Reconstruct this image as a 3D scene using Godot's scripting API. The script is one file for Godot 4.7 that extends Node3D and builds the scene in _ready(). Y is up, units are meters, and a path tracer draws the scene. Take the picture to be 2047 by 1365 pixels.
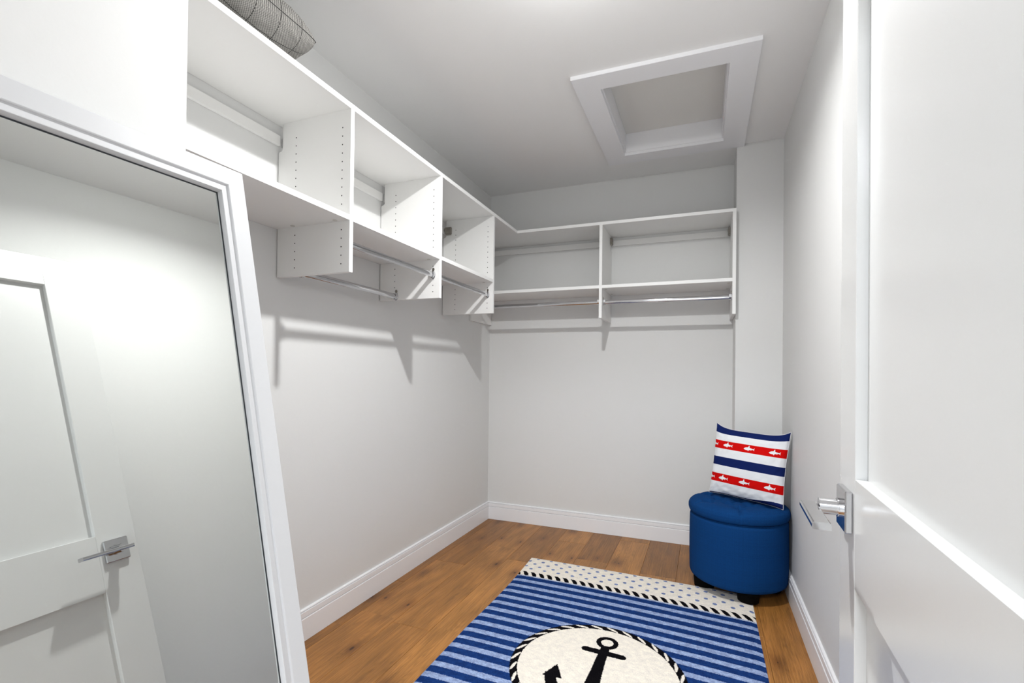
extends Node3D
# A white walk-in closet. x runs right along the back wall, y up, z from the back wall towards the camera; metres.

const H := 2.5566            # ceiling height
const XR := 2.0174           # right wall
const XC := 1.7652           # left face of the boxed-out corner
const ZC := 0.2929           # front face of the boxed-out corner
const XB := 0.585            # face of the wall return the mirror leans on
const ZB := 2.839            # its corner
const ZF := 3.36             # front wall, inner face
const ZO := 3.48             # front wall, hall face
const YT := 2.1554           # closet shelving: top of the top shelf
const YTB := 2.1360
const YMT := 1.7375          # middle shelf
const YMB := 1.7185
const YB := 1.5262           # bottom of the dividers
const D := 0.3614            # depth on the left wall
const DB := 0.3454           # depth on the back wall
const T := 0.0192

var O := Vector3.ZERO        # base of the thing being built, taken off every vertex
var names := {}
var rng := RandomNumberGenerator.new()
var M := {}

func _ready() -> void:
	rng.seed = 7
	set_view()
	set_light()
	make_materials()
	build_room()
	build_floor()
	build_baseboards()
	build_hatch()
	build_lamp()
	build_door()
	build_shelving()
	build_rods()
	build_mirror()
	build_rug()
	build_ottoman()
	build_striped_pillow()
	build_plaid_pillow()

# ---------------------------------------------------------------- camera, light
func set_view() -> void:
	var yaw := -0.3779
	var pitch := 0.0078
	var roll := 0.0114
	var r := Vector3(cos(yaw), 0, sin(yaw))
	var f := Vector3(sin(yaw), 0, -cos(yaw))
	var u := Vector3.UP
	var f2 := f * cos(pitch) + u * sin(pitch)
	var u2 := u * cos(pitch) - f * sin(pitch)
	var r3 := r * cos(roll) + u2 * sin(roll)
	var u3 := u2 * cos(roll) - r * sin(roll)
	var c := Camera3D.new()
	c.name = "camera"
	add_child(c)
	var near := 0.02
	var fl := 970.40
	c.set_frustum(1365.0 / fl * near, Vector2(0, (736.30 - 682.5) / fl * near), near, 60.0)
	c.transform = Transform3D(Basis(r3, u3, -f2), Vector3(1.5934, 1.1589, 3.5231))
	c.current = true

func set_light() -> void:
	var w := WorldEnvironment.new()
	w.name = "environment"
	var e := Environment.new()
	e.background_mode = Environment.BG_COLOR
	e.background_color = Color(0.75, 0.8, 0.88)
	e.tonemap_mode = Environment.TONE_MAPPER_LINEAR
	e.tonemap_exposure = 4.15
	e.sdfgi_enabled = true
	e.ssao_enabled = true
	e.ssil_enabled = true
	w.environment = e
	add_child(w)

const LAMP := Vector3(1.169, 2.512, 2.0625)
const LAMP_ENERGY := 0.78
const UNSEEN_SPILL_ENERGY := 0.055
const HALL_FILL_ENERGY := 2.1  # strength of the fill light added in the hall
const LAMP_COLOR := Color(0.986, 0.99, 0.988)
const HALL_FILL_COLOR := Color(0.94, 0.97, 1.0)

# ---------------------------------------------------------------- helpers
func numbered(n: String) -> String:
	if not names.has(n):
		names[n] = 0
		return n
	names[n] += 1
	return "%s_%03d" % [n, names[n]]

func thing(called: String, label: String, category: String, at: Vector3, group := "") -> Node3D:
	var o := Node3D.new()
	o.name = numbered(called)
	add_child(o)
	o.position = at
	O = at
	o.set_meta("label", label)
	o.set_meta("category", category)
	if group != "":
		o.set_meta("group", group)
	return o

func setting(o: Node3D, label: String, category: String) -> Node3D:
	o.set_meta("kind", "structure")
	o.set_meta("label", label)
	o.set_meta("category", category)
	return o

func new_st() -> SurfaceTool:
	var st := SurfaceTool.new()
	st.begin(Mesh.PRIMITIVE_TRIANGLES)
	return st

func obj(called: String, st: SurfaceTool, mat: Material, parent: Node) -> MeshInstance3D:
	return put_mesh(called, st.commit(), mat, parent)

func put_mesh(called: String, mesh: Mesh, mat: Material, parent: Node) -> MeshInstance3D:
	var mi := MeshInstance3D.new()
	var k := 0
	var n := called
	while parent.has_node(NodePath(n)):
		k += 1
		n = "%s_%03d" % [called, k]
	mi.name = n
	mi.mesh = mesh
	mi.material_override = mat
	parent.add_child(mi)
	return mi

func vt(st: SurfaceTool, v: Vector3, n: Vector3, uv := Vector2.ZERO) -> void:
	st.set_normal(n)
	st.set_uv(uv)
	st.add_vertex(v - O)

func tri(st: SurfaceTool, a: Vector3, b: Vector3, c: Vector3, n: Vector3) -> void:
	if (b - a).cross(c - a).dot(n) > 0:
		var t := b
		b = c
		c = t
	vt(st, a, n)
	vt(st, b, n)
	vt(st, c, n)

func quad(st: SurfaceTool, a: Vector3, b: Vector3, c: Vector3, d: Vector3, n: Vector3) -> void:
	tri(st, a, b, c, n)
	tri(st, a, c, d, n)

func box(st: SurfaceTool, lo: Vector3, hi: Vector3, bev := 0.0) -> void:
	# a box with chamfered edges
	for ax in 3:
		for s in [-1, 1]:
			var n := Vector3.ZERO
			n[ax] = s
			var p := (ax + 1) % 3
			var q := (ax + 2) % 3
			var pts: Array[Vector3] = []
			for k in [[-1, -1], [1, -1], [1, 1], [-1, 1]]:
				var v := Vector3.ZERO
				v[ax] = hi[ax] if s > 0 else lo[ax]
				v[p] = (hi[p] - bev) if k[0] > 0 else (lo[p] + bev)
				v[q] = (hi[q] - bev) if k[1] > 0 else (lo[q] + bev)
				pts.append(v)
			quad(st, pts[0], pts[1], pts[2], pts[3], n)
	if bev <= 0.0:
		return
	for ax in 3:
		var p := (ax + 1) % 3
		var q := (ax + 2) % 3
		for sp in [-1, 1]:
			for sq in [-1, 1]:
				var n := Vector3.ZERO
				n[p] = sp
				n[q] = sq
				n = n.normalized()
				var pts: Array[Vector3] = []
				for k in [[0, 0], [0, 1], [1, 1], [1, 0]]:
					var v := Vector3.ZERO
					v[ax] = (hi[ax] - bev) if k[1] == 1 else (lo[ax] + bev)
					var ep: float = hi[p] if sp > 0 else lo[p]
					var eq: float = hi[q] if sq > 0 else lo[q]
					v[p] = ep if k[0] == 0 else ep - sp * bev
					v[q] = eq if k[0] == 1 else eq - sq * bev
					pts.append(v)
				quad(st, pts[0], pts[1], pts[2], pts[3], n)
	for sx in [-1, 1]:
		for sy in [-1, 1]:
			for sz in [-1, 1]:
				var c := Vector3(hi.x if sx > 0 else lo.x, hi.y if sy > 0 else lo.y, hi.z if sz > 0 else lo.z)
				tri(st, c - Vector3(0, sy, sz) * bev, c - Vector3(sx, 0, sz) * bev, c - Vector3(sx, sy, 0) * bev, Vector3(sx, sy, sz).normalized())

func box_obj(called: String, lo: Vector3, hi: Vector3, mat: Material, parent: Node, bev := 0.0) -> MeshInstance3D:
	var st := new_st()
	box(st, lo, hi, bev)
	return obj(called, st, mat, parent)

func run(st: SurfaceTool, p0: Vector3, p1: Vector3, da: Vector3, db: Vector3, prof: PackedVector2Array, m0 := 0.0, m1 := 0.0) -> void:
	# a closed profile (da, db) carried from p0 to p1; m0, m1 mitre the ends
	var al := (p1 - p0).normalized()
	var area := 0.0
	var n := prof.size()
	for i in n:
		area += prof[i].cross(prof[(i + 1) % n])
	var sg := signf(area)
	for i in n:
		var a := prof[i]
		var b := prof[(i + 1) % n]
		var e := b - a
		if e.length() < 1e-7:
			continue
		var nn := (da * e.y - db * e.x).normalized() * sg
		var a0 := p0 + da * a.x + db * a.y + al * a.x * m0
		var b0 := p0 + da * b.x + db * b.y + al * b.x * m0
		var a1 := p1 + da * a.x + db * a.y - al * a.x * m1
		var b1 := p1 + da * b.x + db * b.y - al * b.x * m1
		quad(st, a0, b0, b1, a1, nn)
	var ix := Geometry2D.triangulate_polygon(prof)
	for i in range(0, ix.size(), 3):
		var v: Array[Vector3] = []
		var w: Array[Vector3] = []
		for k in 3:
			var a := prof[ix[i + k]]
			v.append(p0 + da * a.x + db * a.y + al * a.x * m0)
			w.append(p1 + da * a.x + db * a.y - al * a.x * m1)
		tri(st, v[0], v[1], v[2], -al)
		tri(st, w[0], w[1], w[2], al)

func tube(st: SurfaceTool, p0: Vector3, p1: Vector3, rx: Vector3, ry: Vector3, n := 24, caps := true) -> void:
	# an oval bar with smooth sides
	var al := (p1 - p0).normalized()
	for i in n:
		var t0 := TAU * i / n
		var t1 := TAU * (i + 1) / n
		var o0 := rx * cos(t0) + ry * sin(t0)
		var o1 := rx * cos(t1) + ry * sin(t1)
		var n0 := (rx / rx.length_squared() * cos(t0) + ry / ry.length_squared() * sin(t0)).normalized()
		var n1 := (rx / rx.length_squared() * cos(t1) + ry / ry.length_squared() * sin(t1)).normalized()
		var q := [[p0 + o0, n0], [p0 + o1, n1], [p1 + o1, n1], [p1 + o0, n0]]
		var order := [0, 1, 2, 0, 2, 3]
		if (q[1][0] - q[0][0]).cross(q[2][0] - q[0][0]).dot(n0) > 0:
			order = [0, 2, 1, 0, 3, 2]
		for k in order:
			vt(st, q[k][0], q[k][1])
		if caps:
			tri(st, p0, p0 + o0, p0 + o1, -al)
			tri(st, p1, p1 + o0, p1 + o1, al)

func lathe(c: Vector3, prof: PackedVector2Array, n := 64) -> SurfaceTool:
	# prof: (radius, height), bottom to top, turned about the y axis at c; smooth
	var st := new_st()
	st.set_smooth_group(0)
	var m := prof.size()
	for i in n:
		for j in m - 1:
			var q: Array[Vector3] = []
			for k in [[0, 0], [1, 0], [1, 1], [0, 1]]:
				var a: float = TAU * ((i + int(k[0])) % n) / n
				var p: Vector2 = prof[j + int(k[1])]
				q.append(c + Vector3(p.x * cos(a), p.y, p.x * sin(a)))
			for k in [0, 1, 2, 0, 2, 3]:
				st.set_uv(Vector2.ZERO)
				st.add_vertex(q[k] - O)
	st.index()
	st.generate_normals()
	return st

func grid(pts: Array, nu: int, nv: int, uvs: Array = [], flip := false) -> SurfaceTool:
	# a smooth sheet of nu by nv points
	var st := new_st()
	st.set_smooth_group(0)
	for i in nu:
		for j in nv:
			st.set_uv(uvs[i * nv + j] if uvs.size() else Vector2(float(i) / (nu - 1), float(j) / (nv - 1)))
			st.add_vertex(pts[i * nv + j] - O)
	for i in nu - 1:
		for j in nv - 1:
			var a := i * nv + j
			var b := a + nv
			var q := [a, b, b + 1, a, b + 1, a + 1]
			if flip:
				q = [a, b + 1, b, a, a + 1, b + 1]
			for k in q:
				st.add_index(k)
	st.generate_normals()
	return st

# ---------------------------------------------------------------- materials
func mat(c: Color, rough: float, metal := 0.0) -> StandardMaterial3D:
	var m := StandardMaterial3D.new()
	m.albedo_color = c
	m.roughness = rough
	m.metallic = metal
	return m

func noise_tex(freq: float, size: int, sd: int, normal: bool, bump := 1.0, oct := 3) -> NoiseTexture2D:
	var f := FastNoiseLite.new()
	f.noise_type = FastNoiseLite.TYPE_SIMPLEX_SMOOTH
	f.seed = sd
	f.frequency = freq
	f.fractal_octaves = oct
	var t := NoiseTexture2D.new()
	t.noise = f
	t.width = size
	t.height = size
	t.seamless = true
	t.as_normal_map = normal
	t.bump_strength = bump
	return t

func grain(m: StandardMaterial3D, t: Texture2D, scale: float, strength: float) -> StandardMaterial3D:
	m.normal_enabled = true
	m.normal_texture = t
	m.normal_scale = strength
	m.uv1_triplanar = true
	m.uv1_world_triplanar = true
	m.uv1_scale = Vector3.ONE * scale
	return m

func make_materials() -> void:
	var stipple := noise_tex(0.06, 512, 3, true, 3.0, 3)
	M.wall = grain(mat(Color(0.872, 0.872, 0.868), 0.62), stipple, 2.5, 0.03)
	M.ceiling = grain(mat(Color(0.955, 0.953, 0.95), 0.8), stipple, 2.5, 0.03)
	M.trim = mat(Color(0.945, 0.945, 0.955), 0.38)
	M.door = mat(Color(0.86, 0.86, 0.857), 0.24)
	M.melamine = grain(mat(Color(0.93, 0.927, 0.92), 0.42), noise_tex(0.2, 512, 9, true, 2.0, 2), 6.0, 0.06)
	M.edge = mat(Color(0.965, 0.965, 0.96), 0.35)
	M.frame = mat(Color(0.80, 0.802, 0.81), 0.38)
	M.chrome = mat(Color(0.80, 0.80, 0.81), 0.07, 1.0)
	M.zinc = mat(Color(0.60, 0.58, 0.55), 0.3, 1.0)
	M.hole_shade = mat(Color(0.09, 0.085, 0.08), 0.9)  # dark tone standing for shade inside the pin sockets
	M.cap = mat(Color(0.80, 0.79, 0.77), 0.5)
	M.hatch = grain(mat(Color(0.90, 0.895, 0.88), 0.8), stipple, 4.0, 0.2)
	var g := mat(Color(0.855, 0.865, 0.855), 0.012, 1.0)
	M.mirror = g
	M.mirror_edge = mat(Color(0.16, 0.18, 0.20), 0.3)
	M.back = mat(Color(0.45, 0.36, 0.27), 0.8)
	M.gap = mat(Color(0.13, 0.085, 0.05), 0.9)
	M.foot = mat(Color(0.022, 0.020, 0.020), 0.8)
	M.foot.metallic_specular = 0.2
	M.lens = mat(Color(0.95, 0.95, 0.93), 0.4)
	M.lens.emission_enabled = true
	M.lens.emission = LAMP_COLOR
	M.lens.emission_energy_multiplier = 3.0
	# navy linen
	var im := Image.create(256, 256, false, Image.FORMAT_RGB8)
	var hm := Image.create(256, 256, false, Image.FORMAT_L8)
	var rr := RandomNumberGenerator.new()
	rr.seed = 21
	var warp := PackedFloat32Array()
	var weft := PackedFloat32Array()
	var seg := []
	for i in 128:
		warp.append(rr.randf_range(0.92, 1.06))
		weft.append(rr.randf_range(0.92, 1.06))
	for y in 256:
		for x in 256:
			var over := ((x >> 1) + (y >> 1)) % 2 == 0
			var v: float = (warp[x >> 1] if over else weft[y >> 1]) * rr.randf_range(0.80, 1.14)
			im.set_pixel(x, y, Color(0.058 * v + 0.008, 0.228 * v + 0.012, 0.430 * v + 0.02))
			hm.set_pixel(x, y, Color.from_hsv(0, 0, clampf((0.75 if over else 0.45) * v, 0, 1)))
	M.linen = mat(Color.WHITE, 0.92)
	M.linen.albedo_texture = ImageTexture.create_from_image(im)
	M.linen.uv1_triplanar = true
	M.linen.uv1_scale = Vector3.ONE * 7.0
	M.linen.metallic_specular = 0.15
	hm.bump_map_to_normal_map(1.2)
	M.linen.normal_enabled = true
	M.linen.normal_texture = ImageTexture.create_from_image(hm)
	M.linen.normal_scale = 0.7

# ---------------------------------------------------------------- room
func slab(called: String, lo: Vector3, hi: Vector3, m: Material, label: String, category: String) -> Node3D:
	O = Vector3((lo.x + hi.x) / 2, lo.y, (lo.z + hi.z) / 2)
	var o := box_obj(called, lo, hi, m, self)
	o.position = O
	return setting(o, label, category)

func build_room() -> void:
	slab("wall_left", Vector3(-0.12, -0.05, -0.12), Vector3(0, H + 0.3, ZB), M.wall, "long pale grey wall on the left behind the white shelving", "wall")
	slab("wall_back", Vector3(0, -0.05, -0.12), Vector3(XR + 0.12, H + 0.3, 0), M.wall, "pale grey end wall with the rod shadow under its shelving", "wall")
	slab("wall_corner", Vector3(XC, 0, 0), Vector3(XR, H, ZC), M.wall, "narrow boxed-out strip of wall behind the blue ottoman", "wall")
	slab("wall_right", Vector3(XR, -0.05, 0), Vector3(XR + 0.12, H + 0.3, ZF), M.wall, "pale grey wall on the right between ottoman and open door", "wall")
	slab("wall_return", Vector3(-0.12, -0.05, ZB), Vector3(XB, H + 0.3, ZF), M.wall, "plain wall face above the leaning mirror at the left", "wall")
	# front wall round the doorway (behind the camera's lens)
	O = Vector3(0.9, 0, ZF)
	var st := new_st()
	box(st, Vector3(-0.12, -0.05, ZF), Vector3(0.88, H + 0.3, ZO))
	box(st, Vector3(1.84, -0.05, ZF), Vector3(XR + 0.12, H + 0.3, ZO))
	box(st, Vector3(0.88, 2.07, ZF), Vector3(1.84, H + 0.3, ZO))
	var wf := obj("wall_front", st, M.wall, self)
	wf.position = O
	setting(wf, "wall around the doorway the picture is taken from", "wall")
	O = Vector3(1.36, 0, ZF)
	st = new_st()
	box(st, Vector3(0.88, 0, ZF - 0.002), Vector3(0.9, 2.05, ZO + 0.002), 0.002)
	box(st, Vector3(1.82, 0, ZF - 0.002), Vector3(1.84, 2.05, ZO + 0.002), 0.002)
	box(st, Vector3(0.88, 2.05, ZF - 0.002), Vector3(1.84, 2.07, ZO + 0.002), 0.002)
	var jm := obj("trim_1", st, M.trim, self)
	jm.position = O
	setting(jm, "white jamb lining of the doorway", "door frame")
	# ceiling with an opening for the attic hatch
	O = Vector3(XR / 2, H, ZF / 2)
	st = new_st()
	var hx0 := 1.107
	var hx1 := 1.690
	var hz0 := 0.404
	var hz1 := 1.182
	box(st, Vector3(0, H, 0), Vector3(hx0, H + 0.02, ZF))
	box(st, Vector3(hx1, H, 0), Vector3(XR, H + 0.02, ZF))
	box(st, Vector3(hx0, H, 0), Vector3(hx1, H + 0.02, hz0))
	box(st, Vector3(hx0, H, hz1), Vector3(hx1, H + 0.02, ZF))
	var ce := obj("ceiling", st, M.ceiling, self)
	ce.position = O
	setting(ce, "smooth white ceiling around the attic hatch", "ceiling")
	slab("ceiling_attic", Vector3(-0.12, H + 0.2, -0.12), Vector3(XR + 0.12, H + 0.3, ZO), M.ceiling, "attic boarding above the ceiling", "ceiling")
	# hall added unseen behind the camera to carry and bounce fill light
	slab("floor_added_hall", Vector3(-0.6, -0.05, ZO), Vector3(3.6, -0.004, 6.0), mat(Color(0.86, 0.85, 0.83), 0.5), "added pale hall floor behind the camera, bouncing light into the closet", "floor")
	slab("ceiling_added_hall", Vector3(-0.6, H, ZO), Vector3(3.6, H + 0.1, 6.0), M.ceiling, "added hall ceiling behind the camera", "ceiling")
	slab("wall_added_hall_left", Vector3(-0.7, -0.05, ZO), Vector3(-0.6, H + 0.1, 6.0), M.wall, "added hall wall behind the camera on the left", "wall")
	slab("wall_added_hall_right", Vector3(3.6, -0.05, ZO), Vector3(3.7, H + 0.1, 6.0), M.wall, "added hall wall behind the camera on the right", "wall")
	slab("wall_added_hall_back", Vector3(-0.7, -0.05, 6.0), Vector3(3.7, H + 0.1, 6.1), M.wall, "added hall wall behind the camera facing the closet", "wall")
	slab("wall_added_hall_near", Vector3(XR + 0.12, -0.05, ZO - 0.1), Vector3(3.7, H + 0.1, ZO), M.wall, "added hall wall behind the camera right of the doorway", "wall")
	slab("wall_added_hall_side", Vector3(-0.7, -0.05, ZO - 0.1), Vector3(-0.12, H + 0.1, ZO), M.wall, "added hall wall behind the camera left of the doorway", "wall")

# ---------------------------------------------------------------- floor
func oak(sd: int, tone: float) -> StandardMaterial3D:
	var W := 160
	var L := 1400
	var im := Image.create(W, L, false, Image.FORMAT_RGB8)
	var hm := Image.create(W, L, false, Image.FORMAT_L8)
	var n := FastNoiseLite.new()
	n.noise_type = FastNoiseLite.TYPE_SIMPLEX_SMOOTH
	n.frequency = 1.0
	n.fractal_octaves = 2
	n.seed = sd
	var r := RandomNumberGenerator.new()
	r.seed = sd * 13 + 1
	var knots := []
	for k in 4:
		knots.append(Vector3(r.randf_range(0.1, 0.9) * 0.198, r.randf_range(0.05, 0.95) * 1.75, r.randf_range(0.0025, 0.008)))
	var cx := r.randf_range(0.05, 0.15)
	for y in L:
		var z := y * 1.75 / L
		for x in W:
			var px := x * 0.198 / W
			var swirl := 0.0
			var dark := 0.0
			for kn in knots:
				var dx: float = px - kn.x
				var dz: float = (z - kn.y) * 0.42
				var q: float = sqrt(dx * dx + dz * dz)
				swirl += exp(-q * q / 0.0011) * 0.030
				dark = maxf(dark, smoothstep(kn.z * 1.5, kn.z * 0.35, q))
				dark = maxf(dark, 0.38 * exp(-q * q / 0.0007))
			var wav := n.get_noise_2d(px * 9.0, z * 1.1) * 0.05 + n.get_noise_2d(px * 26.0 + 40.0, z * 3.0) * 0.009
			var ring := absf(px - cx + wav + swirl) + 0.020 * z
			var late := pow(0.5 + 0.5 * sin(ring * 620.0), 1.6)
			var pore := n.get_noise_2d(px * 700.0, z * 14.0 + 90.0)
			var fib := n.get_noise_2d(px * 210.0 + 7.0, z * 4.0)
			var blot := n.get_noise_2d(px * 11.0 + 70.0, z * 2.6 + 5.0)
			var streak := n.get_noise_2d(px * 70.0 + 13.0, z * 1.3 + 3.0)
			var v := tone * (1.0 + 0.10 * streak + 0.11 * blot + 0.085 * fib - 0.07 * late - 0.13 * maxf(pore, 0.0))
			v *= 1.0 - 0.62 * dark
			var red := 0.03 * blot
			im.set_pixel(x, y, Color(clampf(0.685 * v + red * 0.3, 0, 1), clampf(0.470 * pow(v, 1.15) - dark * 0.02, 0, 1), clampf(0.232 * pow(v, 1.5) - dark * 0.03, 0, 1)))
			hm.set_pixel(x, y, Color.from_hsv(0, 0, clampf(0.6 - 0.35 * maxf(pore, 0.0) + 0.15 * fib, 0, 1)))
	hm.bump_map_to_normal_map(2.0)
	var m := mat(Color.WHITE, 0.42)
	m.albedo_texture = ImageTexture.create_from_image(im)
	m.normal_enabled = true
	m.normal_texture = ImageTexture.create_from_image(hm)
	m.normal_scale = 0.35
	return m

func plank_mesh(x0: float, x1: float, z0: float, z1: float, u0: float, v0: float) -> SurfaceTool:
	var st := new_st()
	var b := 0.0011
	var uvf := func(x: float, z: float) -> Vector2: return Vector2((x - u0) / 0.198, (z - z0 + v0) / 1.75)
	var tl := [Vector3(x0 + b, 0, z0 + b), Vector3(x1 - b, 0, z0 + b), Vector3(x1 - b, 0, z1 - b), Vector3(x0 + b, 0, z1 - b)]
	var ol := [Vector3(x0, -b, z0), Vector3(x1, -b, z0), Vector3(x1, -b, z1), Vector3(x0, -b, z1)]
	var dn := Vector3(0, -0.014, 0)
	for k in [0, 1, 2, 0, 2, 3]:
		vt(st, tl[k], Vector3.UP, uvf.call(tl[k].x, tl[k].z))
	var ns := [Vector3(0, 0, -1), Vector3(1, 0, 0), Vector3(0, 0, 1), Vector3(-1, 0, 0)]
	for k in 4:
		var j := (k + 1) % 4
		var n1: Vector3 = (ns[k] + Vector3.UP).normalized()
		for q in [[tl[k], tl[j], ol[j], ol[k], n1], [ol[k], ol[j], ol[j] + dn, ol[k] + dn, ns[k]]]:
			var order := [0, 1, 2, 0, 2, 3]
			if (q[1] - q[0]).cross(q[2] - q[0]).dot(q[4]) > 0:
				order = [0, 2, 1, 0, 3, 2]
			for i in order:
				vt(st, q[i], q[4], uvf.call(q[i].x, q[i].z))
	return st

func build_floor() -> void:
	O = Vector3.ZERO
	var f := Node3D.new()
	f.name = "floor"
	add_child(f)
	setting(f, "knotty brown oak plank floor running towards the end wall", "floor")
	box_obj("subfloor", Vector3(0, -0.05, 0), Vector3(XR, -0.013, ZO), M.gap, f)
	var woods := []
	var tones := [0.95, 0.86, 1.0, 0.83, 0.96]
	for k in 5:
		woods.append(oak(11 + k * 5, tones[k]))
	var joints := {1: [0.905, 2.6], 2: [-0.2, 1.63], 3: [0.72, 2.3], 4: [0.275, 1.95], 5: [0.54, 2.1], 6: [0.095, 1.3], 7: [0.62, 2.4], 8: [0.05, 1.7], 9: [1.1, 2.7], 10: [0.35, 1.6]}
	var g := 0.0004
	for r in range(-1, 11):
		var x0 := maxf(0.0, 0.065 + 0.198 * (r - 1))
		var x1 := minf(XR, 0.065 + 0.198 * r)
		if x1 - x0 < 0.01:
			continue
		var cuts := [0.0]
		if joints.has(r):
			for j in joints[r]:
				if j > 0.0:
					cuts.append(j)
		else:
			cuts.append(1.25)
		cuts.append(ZO)
		for i in cuts.size() - 1:
			var a: float = cuts[i]
			var b: float = cuts[i + 1]
			var w: StandardMaterial3D = woods[rng.randi() % 5]
			if r == 5 and i == 0:
				w = woods[3]
			obj("plank", plank_mesh(x0 + g, x1 - g, a + g, b - g, 0.065 + 0.198 * (r - 1), rng.randf() * 1.4), w, f)

# ---------------------------------------------------------------- baseboards
func base_prof() -> PackedVector2Array:
	return PackedVector2Array([Vector2(0, 0.001), Vector2(0.016, 0.001), Vector2(0.016, 0.0960), Vector2(0.0145, 0.0982), Vector2(0.0080, 0.0984), Vector2(0.0080, 0.1002), Vector2(0.0130, 0.1004), Vector2(0.0138, 0.1014), Vector2(0.0138, 0.1236), Vector2(0.0132, 0.1246), Vector2(0.0055, 0.1249), Vector2(0.0055, 0.1266), Vector2(0.0102, 0.1268), Vector2(0.0108, 0.1275), Vector2(0.0104, 0.1310), Vector2(0.0085, 0.1336), Vector2(0.005, 0.1345), Vector2(0, 0.1345)])

func baseboard(side: String, p0: Vector3, p1: Vector3, out: Vector3, m0: float, m1: float, label: String) -> void:
	O = (p0 + p1) / 2
	var st := new_st()
	run(st, p0, p1, out, Vector3.UP, base_prof(), m0, m1)
	var o := obj("baseboard_" + side, st, M.trim, self)
	o.position = O
	setting(o, label, "baseboard")

func build_baseboards() -> void:
	baseboard("left", Vector3(0, 0, 0), Vector3(0, 0, ZB), Vector3(1, 0, 0), 1, 1, "white stepped baseboard along the left wall to the corner")
	baseboard("back", Vector3(0, 0, 0), Vector3(XC, 0, 0), Vector3(0, 0, 1), 1, 1, "white stepped baseboard along the end wall to the ottoman")
	baseboard("corner_side", Vector3(XC, 0, 0), Vector3(XC, 0, ZC), Vector3(-1, 0, 0), 1, -1, "short baseboard on the side of the boxed-out wall behind the ottoman")
	baseboard("corner", Vector3(XC, 0, ZC), Vector3(XR, 0, ZC), Vector3(0, 0, 1), -1, 1, "baseboard behind the blue ottoman")
	baseboard("right", Vector3(XR, 0, ZC), Vector3(XR, 0, ZF), Vector3(-1, 0, 0), 1, 1, "white stepped baseboard along the right wall beside the ottoman")
	baseboard("return", Vector3(XB, 0, ZB), Vector3(XB, 0, ZF), Vector3(1, 0, 0), -1, 1, "baseboard behind the leaning mirror")

# ---------------------------------------------------------------- attic hatch
func build_hatch() -> void:
	var t := thing("attic_hatch", "white framed attic hatch recessed into the ceiling", "hatch", Vector3(1.398, H, 0.795))
	var y := H
	var ox0 := 0.992
	var ox1 := 1.806
	var oz0 := 0.294
	var oz1 := 1.304
	var w := 0.120
	var pr := PackedVector2Array([Vector2(0, 0), Vector2(0, -0.0165), Vector2(0.0015, -0.018), Vector2(w - 0.0015, -0.018), Vector2(w, -0.0165), Vector2(w, 0)])
	var cs := [[Vector3(ox0, y, oz0), Vector3(ox1, y, oz0), Vector3(0, 0, 1)], [Vector3(ox1, y, oz0), Vector3(ox1, y, oz1), Vector3(-1, 0, 0)], [Vector3(ox1, y, oz1), Vector3(ox0, y, oz1), Vector3(0, 0, -1)], [Vector3(ox0, y, oz1), Vector3(ox0, y, oz0), Vector3(1, 0, 0)]]
	for c in cs:
		var st := new_st()
		run(st, c[0], c[1], c[2], Vector3.UP, pr, 1, 1)
		obj("casing", st, M.trim, t)
	# jamb boards above the casing and the lift-out panel resting on them
	var a := 1.107
	var b := 1.690
	var c0 := 0.404
	var c1 := 1.182
	var k := 0.012
	box_obj("jamb", Vector3(a, y + 0.0005, c0), Vector3(a + k - 0.0003, y + 0.16, c1), M.trim, t)
	box_obj("jamb", Vector3(b - k + 0.0003, y + 0.0005, c0), Vector3(b, y + 0.16, c1), M.trim, t)
	box_obj("jamb", Vector3(a + k, y + 0.0005, c0), Vector3(b - k, y + 0.16, c0 + k - 0.0003), M.trim, t)
	box_obj("jamb", Vector3(a + k, y + 0.0005, c1 - k + 0.0003), Vector3(b - k, y + 0.16, c1), M.trim, t)
	box_obj("panel", Vector3(a + k, y + 0.118, c0 + k), Vector3(b - k, y + 0.135, c1 - k), M.hatch, t)

# ---------------------------------------------------------------- lamps (closet downlight out of view, hall light added)
func hall_fill_fixture(called: String, label: String, at: Vector3, r: float, drop: float) -> Node3D:  # housing and glowing lens for the added hall light
	var t := thing(called, label, "light", at)
	obj("trim_ring", lathe(at, PackedVector2Array([Vector2(r * 0.80, -drop * 0.92), Vector2(r * 0.88, -drop), Vector2(r * 0.94, -drop), Vector2(r, -drop * 0.8), Vector2(r, -drop * 0.8), Vector2(r * 1.02, -0.0005)]), 48), M.trim, t)
	obj("lens", lathe(at, PackedVector2Array([Vector2(0.0001, -drop * 0.98), Vector2(r * 0.4, -drop * 0.97), Vector2(r * 0.8, -drop * 0.90), Vector2(r * 0.82, -drop * 0.6)]), 48), M.lens, t)
	return t

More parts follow.
